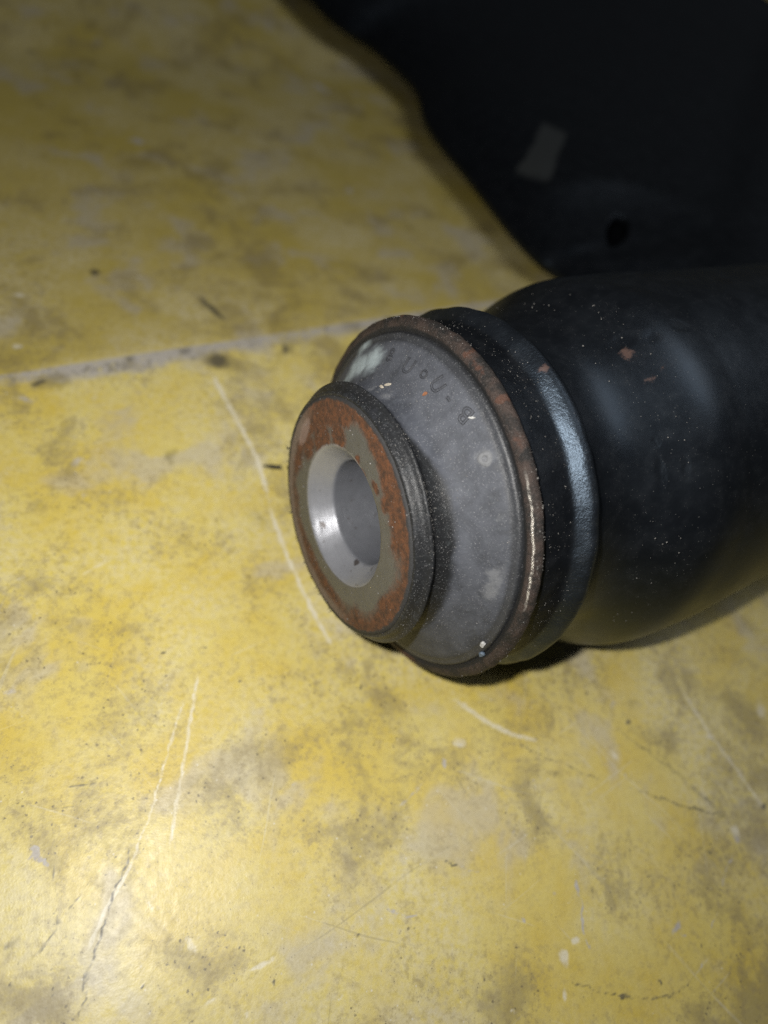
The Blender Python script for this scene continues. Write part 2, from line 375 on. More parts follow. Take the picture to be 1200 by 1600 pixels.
def mat_face():
    n = NT("rusty sleeve end")
    k = _sep(n, n.P)
    s, y, z = k.outputs[0], k.outputs[1], k.outputs[2]
    rad = n.m('SQRT', n.m('ADD', n.m('MULTIPLY', y, y), n.m('MULTIPLY', z, z)))
    fine = n.noise(2.6, 5, .7)
    cloud = n.noise(.5, 5, .62)
    steel = n.mix(cloud, (.085, .084, .079), (.125, .123, .116))
    steel = n.mix(n.m('MULTIPLY', n.step(n.voro(2.2), .2, .1), n.step(n.noise(.8, 3), .5, .58)), steel, (.05, .042, .035))
    W = n.warp(1.7, .45, 5)
    Wf = n.warp(.7, 1.3, 4)
    grey = [((0, 3.5, 11.8), (3, 3.4, 2.7), 1.3), ((0, 0.3, 11.6), (3, 3.2, 2.5), 1.1), ((0, 6.5, -9.6), (3, 4.5, 3.4), .6), ((0, 10.2, -6.6), (3, 2.4, 3.4), .8),
            ((0, -11.6, 4.0), (3, 2.6, 6.0), .7), ((0, -11.2, -3.5), (3, 3.0, 5.0), .8), ((0, -7.5, -9.0), (3, 4.5, 3.0), .6)]
    gm = n.balls(W, grey)
    ring = n.step(n.m('ADD', rad, n.m('MULTIPLY', n.m('SUBTRACT', n.noise(.35, 5, .6), .5), 2.4)), 11.3, 13.3)
    rust = n.m('SUBTRACT', ring, n.m('MULTIPLY', gm, 1.7))
    rust = n.m('ADD', rust, n.m('MULTIPLY', n.m('SUBTRACT', n.noise(1.5, 6, .8), .5), 1.1))
    rust = n.step(rust, -.1, .95)
    extra = [((0, 2.2, 10.0), (3, 1.1, 1.3), 1.2), ((0, 0.2, 9.6), (3, 1.4, .9), 1.2), ((0, -2.6, 10.6), (3, 2.0, 1.0), 1.2), ((0, -5.4, 11.0), (3, 2.2, 2.4), 1.1), ((0, 9.8, 4.6), (3, 3.4, 4.2), 1.5), ((0, 7.2, 8.6), (3, 3.0, 3.0), 1.4), ((0, 11.6, 0.6), (3, 2.4, 4.0), 1.2)]
    em = n.step(sub(n, n.balls(Wf, extra), n.m('MULTIPLY', n.noise(1.5, 6, .8), .8)), -.15, .35)
    rust = n.m('MAXIMUM', rust, em)
    rcol = n.mix(n.step(n.noise(1.0, 5, .7), .32, .68), (.038, .020, .0135), (.118, .046, .020))
    rcol = n.mix(n.m('MULTIPLY', n.step(n.noise(2.2, 4, .7), .58, .72), .5), rcol, (.165, .075, .036))
    # grey-brown scale on the lower left rim
    scale_ = n.step(n.m('ADD', n.m('MULTIPLY', y, .55), n.m('MULTIPLY', z, -.83)), 1.0, 8.0)
    scale_ = n.m('MULTIPLY', scale_, n.step(n.m('ADD', rad, n.m('MULTIPLY', cloud, 2.2)), 14.9, 16.2))
    rcol = n.mix(n.m('MULTIPLY', scale_, .85), rcol, n.mix(fine, (.10, .073, .055), (.19, .155, .125)))
    pink = n.step(sub(n, n.balls(Wf, [((0, 13.9, 1.4), (3, 1.6, 4.2), 1.2)]), n.m('MULTIPLY', n.noise(3, 4, .7), .8)), -.1, .2)
    dk = n.m('MULTIPLY', n.step(n.noise(3.4, 4, .8), .52, .66), .55)
    rcol = n.mix(dk, rcol, (.03, .018, .014))
    rcol = n.mix(n.m('MULTIPLY', pink, .5), rcol, (.27, .20, .17))
    col = n.mix(rust, steel, rcol)
    # clean edge round the hole
    hole = n.step(n.m('ADD', rad, n.m('MULTIPLY', n.noise(.8, 4), .7)), 10.55, 10.15)
    hole = n.m('MULTIPLY', hole, n.step(y, -3, 3))
    col = n.mix(n.m('MULTIPLY', hole, .6), col, (.27, .27, .265))
    # black rubber skin at the rim
    rim = n.step(n.m('ADD', rad, n.m('MULTIPLY', n.noise(.9, 4, .65), .9)), 16.15, 16.55)
    col = n.mix(rim, col, (.022, .022, .023))
    sp = dust_specks(n, 2.4, .15, .6, .50)
    col = n.mix(n.m('MULTIPLY', sp, .6), col, (.33, .29, .25))
    rough = n.mixf(rust, .46, .72)
    metal = n.m('MULTIPLY', n.m('SUBTRACT', 1.0, rust), .35)
    h = n.m('ADD', n.m('MULTIPLY', fine, .22), n.m('MULTIPLY', n.noise(6, 2, .7), .07))
    return n.done(col, rough, metal, .4, n.bump(h, .6, .9))

def mat_bore():
    n = NT("satin steel bore")
    k = _sep(n, n.P)
    s = k.outputs[0]
    lathe = n.noise(1.0, 3, .6, vec=n.mapping((0, 0, 0), (0, 0, 0), (.10, 3.0, 3.0)))
    cloud = n.noise(.5, 5, .65)
    fine = n.noise(5, 3, .7)
    col = n.mix(n.m('ADD', n.m('MULTIPLY', cloud, .5), n.m('MULTIPLY', lathe, .5)), (.185, .19, .21), (.285, .29, .31))
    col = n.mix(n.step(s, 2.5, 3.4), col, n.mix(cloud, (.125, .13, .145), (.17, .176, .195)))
    col = n.mix(n.m('MULTIPLY', n.step(n.noise(.9, 5, .7), .60, .70), .75), col, (.07, .058, .05))
    rs = n.step(sub(n, n.balls(n.warp(.8, 1.2), [((1.4, 3.6, -8.3), 1.0, 1.0), ((4.5, -6.3, -2.6), 1.2, 1.2), ((2.6, -4.4, -6.2), .9, 1.1), ((2.5, 4.7, 5.6), 1.0, 1.1)]), n.m('MULTIPLY', n.noise(2, 4, .7), .7)), -.05, .2)
    col = n.mix(n.m('MULTIPLY', rs, .85), col, (.045, .035, .03))
    rough = n.mixf(cloud, .30, .44)
    h = n.m('ADD', n.m('MULTIPLY', lathe, .14), n.m('MULTIPLY', fine, .04))
    return n.done(col, rough, .42, .5, n.bump(h, .4, .7))

def mat_flange():
    n = NT("brown rusted flange steel")
    k = _sep(n, n.P)
    s, y, z = k.outputs[0], k.outputs[1], k.outputs[2]
    rad = n.m('SQRT', n.m('ADD', n.m('MULTIPLY', y, y), n.m('MULTIPLY', z, z)))
    fine = n.noise(2.8, 5, .75)
    cloud = n.noise(.45, 5, .65)
    col = n.mix(n.step(cloud, .36, .62), (.008, .0075, .007), (.037, .0245, .0195))
    col = n.mix(n.m('MULTIPLY', n.step(fine, .5, .72), .6), col, (.065, .049, .042))
    W = n.warp(1.4, .9, 4)
    r = n.step(sub(n, n.balls(W, [((11, 4.4, 25), (2, 1.2, 1.2), 1.0), ((11, -3.0, 25.4), (2, 1.1, 1.1), 1.1), ((11, 17.5, 19), .8, .9), ((10.6, -16, -18.5), (2, 6, 4), 1.1), ((11, -8, 24), (2, 3, 2), .6), ((11, 2, 25.2), (2, 3, 1), .7)]), n.m('MULTIPLY', n.noise(1.4, 5, .7), .8)), -.05, .2)
    col = n.mix(n.m('MULTIPLY', r, .6), col, n.mix(fine, (.055, .022, .013), (.11, .045, .024)))
    # where the rim was rubbed bright
    wear = n.m('MULTIPLY', n.step(n.m('ABSOLUTE', n.m('SUBTRACT', rad, n.m('ADD', 25.35, n.m('MULTIPLY', n.m('SUBTRACT', n.noise(.9, 3, .7), .5), .5)))), .16, .06), n.step(n.vm('DISTANCE', n.P, (11, -18.2, 17.6)), 9.5, 5.0))
    wear = n.m('MULTIPLY', wear, n.step(n.noise(1.7, 4, .7), .40, .52))
    col = n.mix(wear, col, (.52, .49, .44))
    sp = dust_specks(n, 2.6, .17, .7, .40)
    sp = n.m('MAXIMUM', sp, n.m('MULTIPLY', dust_specks(n, 5.5, .2, .9, .40), .8))
    col = n.mix(n.m('MULTIPLY', sp, .6), col, (.22, .19, .175))
    h = n.m('ADD', n.m('MULTIPLY', fine, .30), n.m('MULTIPLY', n.noise(7, 2, .7), .08))
    groove = n.step(n.m('ADD', rad, n.m('MULTIPLY', fine, .5)), 24.95, 24.6)
    col = n.mix(groove, col, (.009, .009, .0095))
    return n.done(col, n.mixf(wear, .66, .3), n.m('ADD', .15, n.m('MULTIPLY', wear, .6)), .45, n.bump(h, .7, 1.0))

def mat_plain(name, col, rough=.7, var=.35, scale=3.0, metal=0.0):
    n = NT(name)
    f = n.noise(scale, 4, .65)
    c = n.mix(f, tuple(x * (1 - var) for x in col), tuple(min(1, x * (1 + var)) for x in col))
    return n.done(c, rough, metal, .4, n.bump(f, .2, .7))

M_BENCH = mat_bench()
M_RUBBER = mat_rubber()
M_FACE = mat_face()
M_BORE = mat_bore()
M_FLANGE = mat_flange()
M_COLLAR = mat_black("black paint on the collar", rusts=[((19.1, -.2, 26.4), 1.3, 1.3)], scale_grain=4.0, rough0=.40, spec=.75, relief=4.6, dull_to=17.5)
M_HOUSING = mat_black("black paint on the housing",
                      rusts=[((34.0, .3, 27.4), (1.9, 2.1, 2.0), 1.15), ((31, -2.7, 26.1), (1.2, 1.2, 1.2), 1.0), ((34.6, -4.4, 27.0), (2.4, 1.3, 1.4), .8), ((36.8, -3.6, 28.0), 1.8, .7), ((20.6, -3.2, 26.1), .8, 1.0)],
                      dents=[((42.9, 1.2, 30.2), (2.2, 1.6, 1.8), 1.2), ((34.4, 2.2, 27.6), (3.0, 1.6, 1.8), 1.2), ((32.6, -12.0, 24.0), (.9, 1.2, 1.2), 1.2), ((32.8, -15.4, 21.8), (.8, 3.2, 2.6), .9), ((35.6, -15.4, 22.8), (.7, 2.6, 2.2), .7), ((38, 1.0, 29), (2.0, 1.6, 1.5), .8)],
                      rough0=.38, spec=.58, relief=.9)
M_ARM = mat_black("black paint on the arm", rough0=.40, spec=.3, scuffs=((116, 190, 0), (-.055, .061, 0), (.098, -.030, 0)))
M_LETTER = mat_plain("bare rubber", (.031, .0325, .038), .55)
M_GRIT = mat_plain("pale grit", (.19, .182, .17), .8, .85, 2.2)
M_BEIGE = mat_plain("beige chip", (.32, .285, .23), .7)
M_ORANGE = mat_plain("orange rust flake", (.20, .085, .04), .8)
M_WHITE = mat_plain("white chip", (.36, .36, .35), .6)
M_BLUEGREY = mat_plain("blue grey chip", (.08, .11, .15), .4)
M_BLACKCHIP = mat_plain("black sliver", (.02, .02, .022), .5)

# ------------------------------------------------------------------ mesh helpers
def link(o, parent=None):
    scene.collection.objects.link(o)
    if parent is not None:
        o.parent = parent
    return o

def mesh_obj(name, verts, faces, mat, parent=None, smooth=True, matrix=None):
    me = bpy.data.meshes.new(name)
    me.from_pydata([(v[0] * MM, v[1] * MM, v[2] * MM) for v in verts], [], faces)
    me.materials.append(mat)
    me.validate()
    if smooth:
        me.polygons.foreach_set("use_smooth", [True] * len(me.polygons))
    me.update()
    o = bpy.data.objects.new(name, me)
    link(o, parent)
    if matrix is not None:
        o.matrix_local = matrix
    return o

def top(o, label, cat, group=None):
    o["label"] = label
    o["category"] = cat
    if group:
        o["group"] = group
    return o

def nz3(x, y, z):
    return mnoise.noise(Vector((x, y, z)))

# the bushing's frame: local x runs from its end face back along the axis, z is up
FACE_C = Vector((23.988, 44.467, 27.076))
BROT = Matrix(((0.95823, -0.27642, 0.07342), (0.27561, 0.96104, 0.02112), (-0.0764, 0.0, 0.99708)))

# ------------------------------------------------------------------ the bench top
def bench_z(x, y):
    q = (x - BEND_P[0]) * BEND_M[0] + (y - BEND_P[1]) * BEND_M[1]
    k = math.tan(R(9))
    if q <= 0:
        z = 0.0
    elif q < 3:
        z = -k * q * q / 6
    elif q < 160:
        z = -k * (q - 1.5)
    else:
        z = -k * 158.5
    near = max(0.0, 1 - math.hypot(x - 70, y - 60) / 700)
    return z + near * (.22 * nz3(x * .03, y * .03, 2.7) + .10 * nz3(x * .09, y * .09, 8.1)) - .16

def vnoise(x, y, seed, octaves=4, gain=.5):
    """value noise, 0..1"""
    tot, amp, out = 0.0, 1.0, 0.0
    for o in range(octaves):
        xi, yi = np.floor(x), np.floor(y)
        fx, fy = x - xi, y - yi
        fx, fy = fx * fx * (3 - 2 * fx), fy * fy * (3 - 2 * fy)
        h = lambda i, j: np.modf(np.abs(np.sin((xi + i) * 127.1 + (yi + j) * 311.7 + seed * 17.3 + o * 5.1) * 43758.5453))[0]
        out = out + amp * ((h(0, 0) * (1 - fx) + h(1, 0) * fx) * (1 - fy) + (h(0, 1) * (1 - fx) + h(1, 1) * fx) * fy)
        tot += amp
        amp *= gain
        x, y = x * 2.03 + 3.7, y * 2.03 + 1.9
    return out / tot

def bench():
    def axis(lo, hi, c0, c1, st):
        v = list(np.arange(c0, c1, st))
        x, d = c1, st
        while x < hi:
            v.append(x)
            d = min(70, st + .03 * (x - c1))
            x += d
        v.append(hi)
        x = c0 - st
        w = []
        while x > lo:
            w.append(x)
            x -= min(70, st + .12 * (c0 - x))
        return [lo] + w[::-1] + v
    xs = axis(-900, 1500, -38, 96, .36)
    ys = axis(-700, 1600, -30, 120, .36)
    V, Fc = [], []
    for y in ys:
        for x in xs:
            V.append((x, y, bench_z(x, y)))
    w, hgt = len(xs), len(ys)
    for j in range(hgt - 1):
        for i in range(w - 1):
            a = j * w + i
            Fc.append((a, a + 1, a + w + 1, a + w))
    # wear and dirt marks as fields on the sheet: grey wear, smudges, pale scrapes, dark marks
    X = np.array([v[0] for v in V])
    Y = np.array([v[1] for v in V])
    fields = np.full((len(V), 4), -1.0)
    for ch, (marks, wa, wf) in enumerate(((GREY, 2.2, .45), (SMUDGE, 5.0, .2), (PALE, .6, 1.1), (DARK, 1.1, .9))):
        wx = X + wa * (vnoise(X * wf, Y * wf, 11 + ch) - .5)
        wy = Y + wa * (vnoise(X * wf, Y * wf, 47 + ch) - .5)
        for (x, y, l, hw, a, st) in marks:
            hw = max(hw, .24)
            k = np.nonzero((np.abs(wx - x) < l + hw) & (np.abs(wy - y) < l + hw))[0]
            dx, dy = wx[k] - x, wy[k] - y
            u = (dx * math.cos(a) + dy * math.sin(a)) / l
            v = (dy * math.cos(a) - dx * math.sin(a)) / hw
            fields[k, ch] = np.maximum(fields[k, ch], (1 - (np.abs(u) ** (6 if l > 3 * hw else 2) + v * v) ** .5) * st)
    fields = np.maximum(fields, 0)
    clouds = np.stack([vnoise(X * f + .8 * vnoise(X * f, Y * f, sd + 5, 2), Y * f + .8 * vnoise(X * f, Y * f, sd + 8, 2), sd, 6, .62)
                       for f, sd in ((.13, 2), (.05, 3), (.10, 4), (.09, 6))], 1)
    clouds = .5 + (clouds - .5) * .8
    # skirt and underside: the top is a slab
    ringi = [i for i in range(w)] + [j * w + w - 1 for j in range(1, hgt)] + [(hgt - 1) * w + i for i in range(w - 2, -1, -1)] + [j * w for j in range(hgt - 2, 0, -1)]
    base = len(V)
    for r in ringi:
        V.append((V[r][0], V[r][1], -70.0))
    L = len(ringi)
    for i in range(L):
        j = (i + 1) % L
        Fc.append((ringi[j], ringi[i], base + i, base + j))
    Fc.append(tuple(base + L - 1 - i for i in range(L)))
    o = mesh_obj("bench_top", V, Fc, M_BENCH)
    at = o.data.attributes.new("marks", 'FLOAT_COLOR', 'POINT')
    full = np.zeros((len(V), 4), np.float32)
    full[:len(fields)] = fields
    at.data.foreach_set("color", full.ravel())
    full[:len(fields)] = clouds
    o.data.attributes.new("clouds", 'FLOAT_COLOR', 'POINT').data.foreach_set("color", full.ravel())
    o["kind"] = "structure"
    o["label"] = "scratched yellow painted bench top with a worn grey bend line"
    return o
bench()

# ------------------------------------------------------------------ the control arm
arm = bpy.data.objects.new("control_arm", None)
arm.empty_display_size = .02
arm.location = (FACE_C.x * MM + .046, FACE_C.y * MM + .0135, 0)
link(arm)
top(arm, "black painted steel control arm lying on the yellow bench with a rusty rubber bushing", "control arm")
BMAT = Matrix.Translation(FACE_C * MM - Vector(arm.location)) @ BROT.to_4x4()
WMAT = Matrix.Translation(-Vector(arm.location))

def resample(prof, step):
    out = [prof[0]]
    for (a, b), (c, d) in zip(prof[:-1], prof[1:]):
        k = max(1, int(math.hypot(c - a, d - b) / step))
        for i in range(1, k + 1):
            out.append((a + (c - a) * i / k, b + (d - b) * i / k))
    return out

def smooth_prof(prof, it):
    p = list(prof)
    for _ in range(it):
        p = [p[0]] + [((p[i - 1][0] + 2 * p[i][0] + p[i + 1][0]) / 4, (p[i - 1][1] + 2 * p[i][1] + p[i + 1][1]) / 4) for i in range(1, len(p) - 1)] + [p[-1]]
    return p

def revolve(name, prof, mat, parent, seg=320, step=.5, it=1, jitter=None, closed=False):
    p = smooth_prof(resample(prof, step), it)
    V, Fc = [], []
    for (s, r) in p:
        for k in range(seg):
            a = 2 * math.pi * k / seg
            ds, dr = jitter(s, r, a) if jitter else (0, 0)
            V.append((s + ds, (r + dr) * math.cos(a), (r + dr) * math.sin(a)))
    m = len(p)
    for i in range(m if closed else m - 1):
        i2 = (i + 1) % m
        for k in range(seg):
            k2 = (k + 1) % seg
            Fc.append((i * seg + k, i * seg + k2, i2 * seg + k2, i2 * seg + k))
    return mesh_obj(name, V, Fc, mat, parent, True, BMAT)

def jit(amp_r, amp_s, f, seed):
    def fn(s, r, a):
        x, y = math.cos(a) * r * f, math.sin(a) * r * f
        return amp_s * nz3(x, y, s * f + seed), amp_r * nz3(x + 9.1, y, s * f + seed)
    return fn

# housing tube the bushing is pressed into: neck, shoulder, long barrel
def housing():
    seg = 256
    prof = [(20.4, 25.9), (21.3, 25.5), (22.4, 24.7), (24.2, 24.2), (28.5, 24.2), (30, 24.6), (33, 26.3), (36, 28.2), (38.6, 29.7), (40.4, 30.3), (42.5, 30.5), (46, 30.6), (52, 30.6), (60, 30.3), (75, 29.8), (95, 29.4), (120, 29.2), (150, 29.2), (185, 29), (190, 28.2), (192, 26)]
    p = smooth_prof(resample(prof, .8), 4)
    V, Fc = [], []
    for (s, r) in p:
        lift = 0.0 if s < 46 else .085 * (s - 46)
        for k in range(seg):
            a = 2 * math.pi * k / seg
            dr = .16 * nz3(math.cos(a) * r * .08, math.sin(a) * r * .08, s * .08)
            q = Vector((s, (r + dr) * math.cos(a), (r + dr) * math.sin(a) + lift))
            wz = FACE_C.z + BROT[2][0] * q.x + BROT[2][2] * q.z
            # pressed flat underneath, where it rests on the bench
            flat = .3 + .5 * (math.hypot(wz - .3, 1.6) + (wz - .3) - 1.0)
            q.z += (max(flat, .3) - wz) / BROT[2][2] if wz < 3 else 0
            V.append(q)
    m = len(p)
    for i in range(m - 1):
        for k in range(seg):
            k2 = (k + 1) % seg
            Fc.append((i * seg + k, i * seg + k2, (i + 1) * seg + k2, (i + 1) * seg + k))
    Fc.append(tuple((m - 1) * seg + k for k in range(seg)))
    return mesh_obj("housing_tube", V, Fc, M_HOUSING, arm, True, BMAT)
housing()

revolve("collar", [(26, 23.2), (12.2, 23.2), (12.25, 24.3), (12.5, 24.6), (17.3, 24.95), (17.7, 25.15), (19.1, 26.6), (19.5, 26.75), (20.3, 26.6), (20.9, 25.7), (21.6, 24.9)],
        M_COLLAR, arm, step=.25, it=2, jitter=jit(.15, .12, .4, 3.3))

flange = revolve("outer_flange", [(20, 21.5), (10.9, 21.5), (10.7, 23.6), (10.45, 24.2), (10.3, 24.6), (10.35, 25.0), (10.55, 25.45), (10.85, 25.75), (11.2, 25.9), (11.6, 25.9), (11.9, 25.75), (12.05, 25.2), (12.1, 22.0)],
                 M_FLANGE, arm, step=.15, it=1, jitter=jit(.12, .10, .55, 7.7), seg=480)

def rub_jit(s, r, a):
    x, y = math.cos(a) * r, math.sin(a) * r
    big = nz3(x * .18, y * .18, s * .2 + 4)
    fin = nz3(x * 1.1, y * 1.1, s * .9 + 1)
    k = .03
    return .10 * big + .05 * fin, .10 * big + k * fin
RUB = [(.9, 10.5), (.55, 16.0), (.12, 16.45), (.10, 16.75), (.3, 16.9), (.8, 17.15), (1.25, 17.25), (1.5, 17.5), (1.65, 17.95), (1.8, 18.15), (1.95, 18.1), (2.3, 17.7), (2.8, 17.1), (3.4, 16.8), (4.2, 16.85), (5.0, 17.2), (5.8, 17.8), (6.6, 18.6), (7.4, 19.6), (8.1, 20.6), (8.7, 21.55), (9.1, 22.25), (9.4, 22.55), (9.75, 22.75), (10.0, 23.05), (9.95, 23.4), (9.9, 23.65), (10.35, 23.85), (10.9, 23.95), (11.3, 23.9)]
rubber = revolve("rubber_cone", RUB, M_RUBBER, arm, step=.22, it=2, jitter=rub_jit, seg=420)

sleeve = revolve("inner_sleeve", [(0.6, 16.5), (.12, 16.35), (0.0, 16.0), (0.0, 12.0), (0.0, 9.95), (.05, 9.8)],
                 M_FACE, arm, step=.4, it=0, jitter=jit(.05, .05, .6, 2.2), seg=360)
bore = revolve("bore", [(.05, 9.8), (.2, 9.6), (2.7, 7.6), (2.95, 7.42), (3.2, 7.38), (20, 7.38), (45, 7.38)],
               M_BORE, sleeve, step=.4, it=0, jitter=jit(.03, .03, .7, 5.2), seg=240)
bore.matrix_local = Matrix.Identity(4)

# ---- raised moulded characters on the rubber
def rub_r(s):
    pr = RUB
    for (a, b), (c, d) in zip(pr[:-1], pr[1:]):
        if a <= s <= c and c > a:
            return b + (d - b) * (s - a) / (c - a)
    return pr[-1][1]

def surf_frame(y, z, s0):
    """frame on the cone at angle of (y,z), station s0: x tangential, y outward, z normal"""
    a = math.atan2(z, y)
    want = math.hypot(y, z)
    if 16.9 < want < 22.2:                      # the station where the flank has that radius
        s0 = min((abs(rub_r(4.3 + .02 * i) - want), 4.3 + .02 * i) for i in range(240))[1]
    r = rub_r(s0)
    slope = (rub_r(s0 + .3) - rub_r(s0 - .3)) / .6
    rad = Vector((0, math.cos(a), math.sin(a)))
    pos = Vector((s0, 0, 0)) + rad * r
    up = (rad * slope + Vector((1, 0, 0))).normalized()
    nor = (rad - Vector((slope, 0, 0))).normalized()
    tan = up.cross(nor).normalized()
    return pos, tan, up, nor

def letter(ch, y, z, s0, size, spin=0.0):
    cu = bpy.data.curves.new("embossed_letter", 'FONT')
    cu.body = ch
    cu.size = size
    cu.align_x = 'CENTER'
    cu.align_y = 'CENTER'
    cu.fill_mode = 'NONE'
    cu.bevel_depth = .065
    cu.bevel_resolution = 1
    cu.resolution_u = 4
    tmp = bpy.data.objects.new("tmp_letter", cu)
    scene.collection.objects.link(tmp)
    bpy.context.view_layer.update()
    me = bpy.data.meshes.new_from_object(tmp.evaluated_get(bpy.context.evaluated_depsgraph_get()))
    bpy.data.objects.remove(tmp)
    pos, tan, up, nor = surf_frame(y, z, s0)
    ca, sa = math.cos(spin), math.sin(spin)
    ex, ey = tan * ca + up * sa, up * ca - tan * sa
    for v in me.vertices:
        q = pos + ex * v.co.x + ey * v.co.y + nor * (v.co.z + .10)
        # wrap on to the cone
        r = math.hypot(q.y, q.z)
        v.co = q * MM
    me.name = "embossed_letter"
    me.materials.clear()
    me.materials.append(M_LETTER)
    me.polygons.foreach_set("use_smooth", [True] * len(me.polygons))
    o = bpy.data.objects.new("embossed_letter", me)
    link(o, rubber)
    return o

for ch, y, z, s0, size, spin in (("8", 13.39, 16.03, 8.3, 2.6, 0), ("U", 9.37, 18.16, 8.2, 2.9, 0), ("o", 6.67, 19.8, 8.35, 2.4, 0),
                                 ("U", 4.02, 20.48, 8.35, 2.8, -.3), ("-", 1.47, 21.01, 8.4, 2.6, 0), ("B", -1.63, 21.54, 8.6, 2.9, 3.4)):
    letter(ch, y, z, s0, size, spin)

def pip():
    pos, tan, up, nor = surf_frame(-7.24, 20.32, 8.6)
    V, Fc, seg = [], [], 28
    prof = [(.95, -.05), (.85, .10), (.62, .20), (.42, .20), (.30, .10), (.22, -.06), (.0001, -.10)]
    for (r, h) in prof:
        for k in range(seg):
            a = 2 * math.pi * k / seg
            w = 1 + .08 * math.sin(3 * a + 1)
            V.append(pos + tan * (r * w * math.cos(a)) + up * (r * w * math.sin(a)) + nor * h)
    for i in range(len(prof) - 1):
        for k in range(seg):
            k2 = (k + 1) % seg
            Fc.append((i * seg + k, i * seg + k2, (i + 1) * seg + k2, (i + 1) * seg + k))
    mesh_obj("moulding_pip", V, Fc, mat_plain("chalky rubber pip", (.125, .128, .134), .8), rubber)
pip()

# ---- torn rubber fringe round the end of the sleeve
def fringe():
    rnd = random.Random(4)
    V, Fc = [], []
    for _ in range(46):
        a = rnd.choice((rnd.gauss(-.35, .12), rnd.gauss(-1.2, .25), rnd.gauss(-1.9, .15), rnd.uniform(0, 6.28)))
        r0 = rnd.uniform(16.3, 17.0)
        L = rnd.uniform(.15, .5) if rnd.random() < .88 else rnd.uniform(.5, 1.0)
        w = rnd.uniform(.05, .16)
        s0 = rnd.uniform(.0, .5)
        rad = Vector((0, math.cos(a), math.sin(a)))
        tan = Vector((0, -math.sin(a), math.cos(a)))
        tip = Vector((s0 + rnd.uniform(-.4, .1), 0, 0)) + rad * (r0 + L) + tan * rnd.uniform(-.3, .3)
        b = Vector((s0, 0, 0)) + rad * r0
        i = len(V)
        V += [b - tan * w, b + tan * w, b + Vector((w * 1.5, 0, 0)), tip]
        Fc += [(i, i + 1, i + 3), (i + 1, i + 2, i + 3), (i + 2, i, i + 3)]
    o = mesh_obj("torn_rubber_fringe", V, Fc, M_BLACKCHIP, rubber, False)
    o["kind"] = "stuff"
fringe()

# ---- pressed steel arm body, joined to the housing and running away from it
def catmull(pts, n):
    out = []
    P = [Vector(p) for p in pts]
    P = [2 * P[0] - P[1]] + P + [2 * P[-1] - P[-2]]
    m = len(P) - 3
    for i in range(n):
        t = i / (n - 1) * m
        k = min(int(t), m - 1)
        u = t - k
        a, b, c, d = P[k:k + 4]
        out.append(.5 * ((2 * b) + (c - a) * u + (2 * a - 5 * b + 4 * c - d) * u * u + (3 * b - a - 3 * c + d) * u ** 3))
    return out

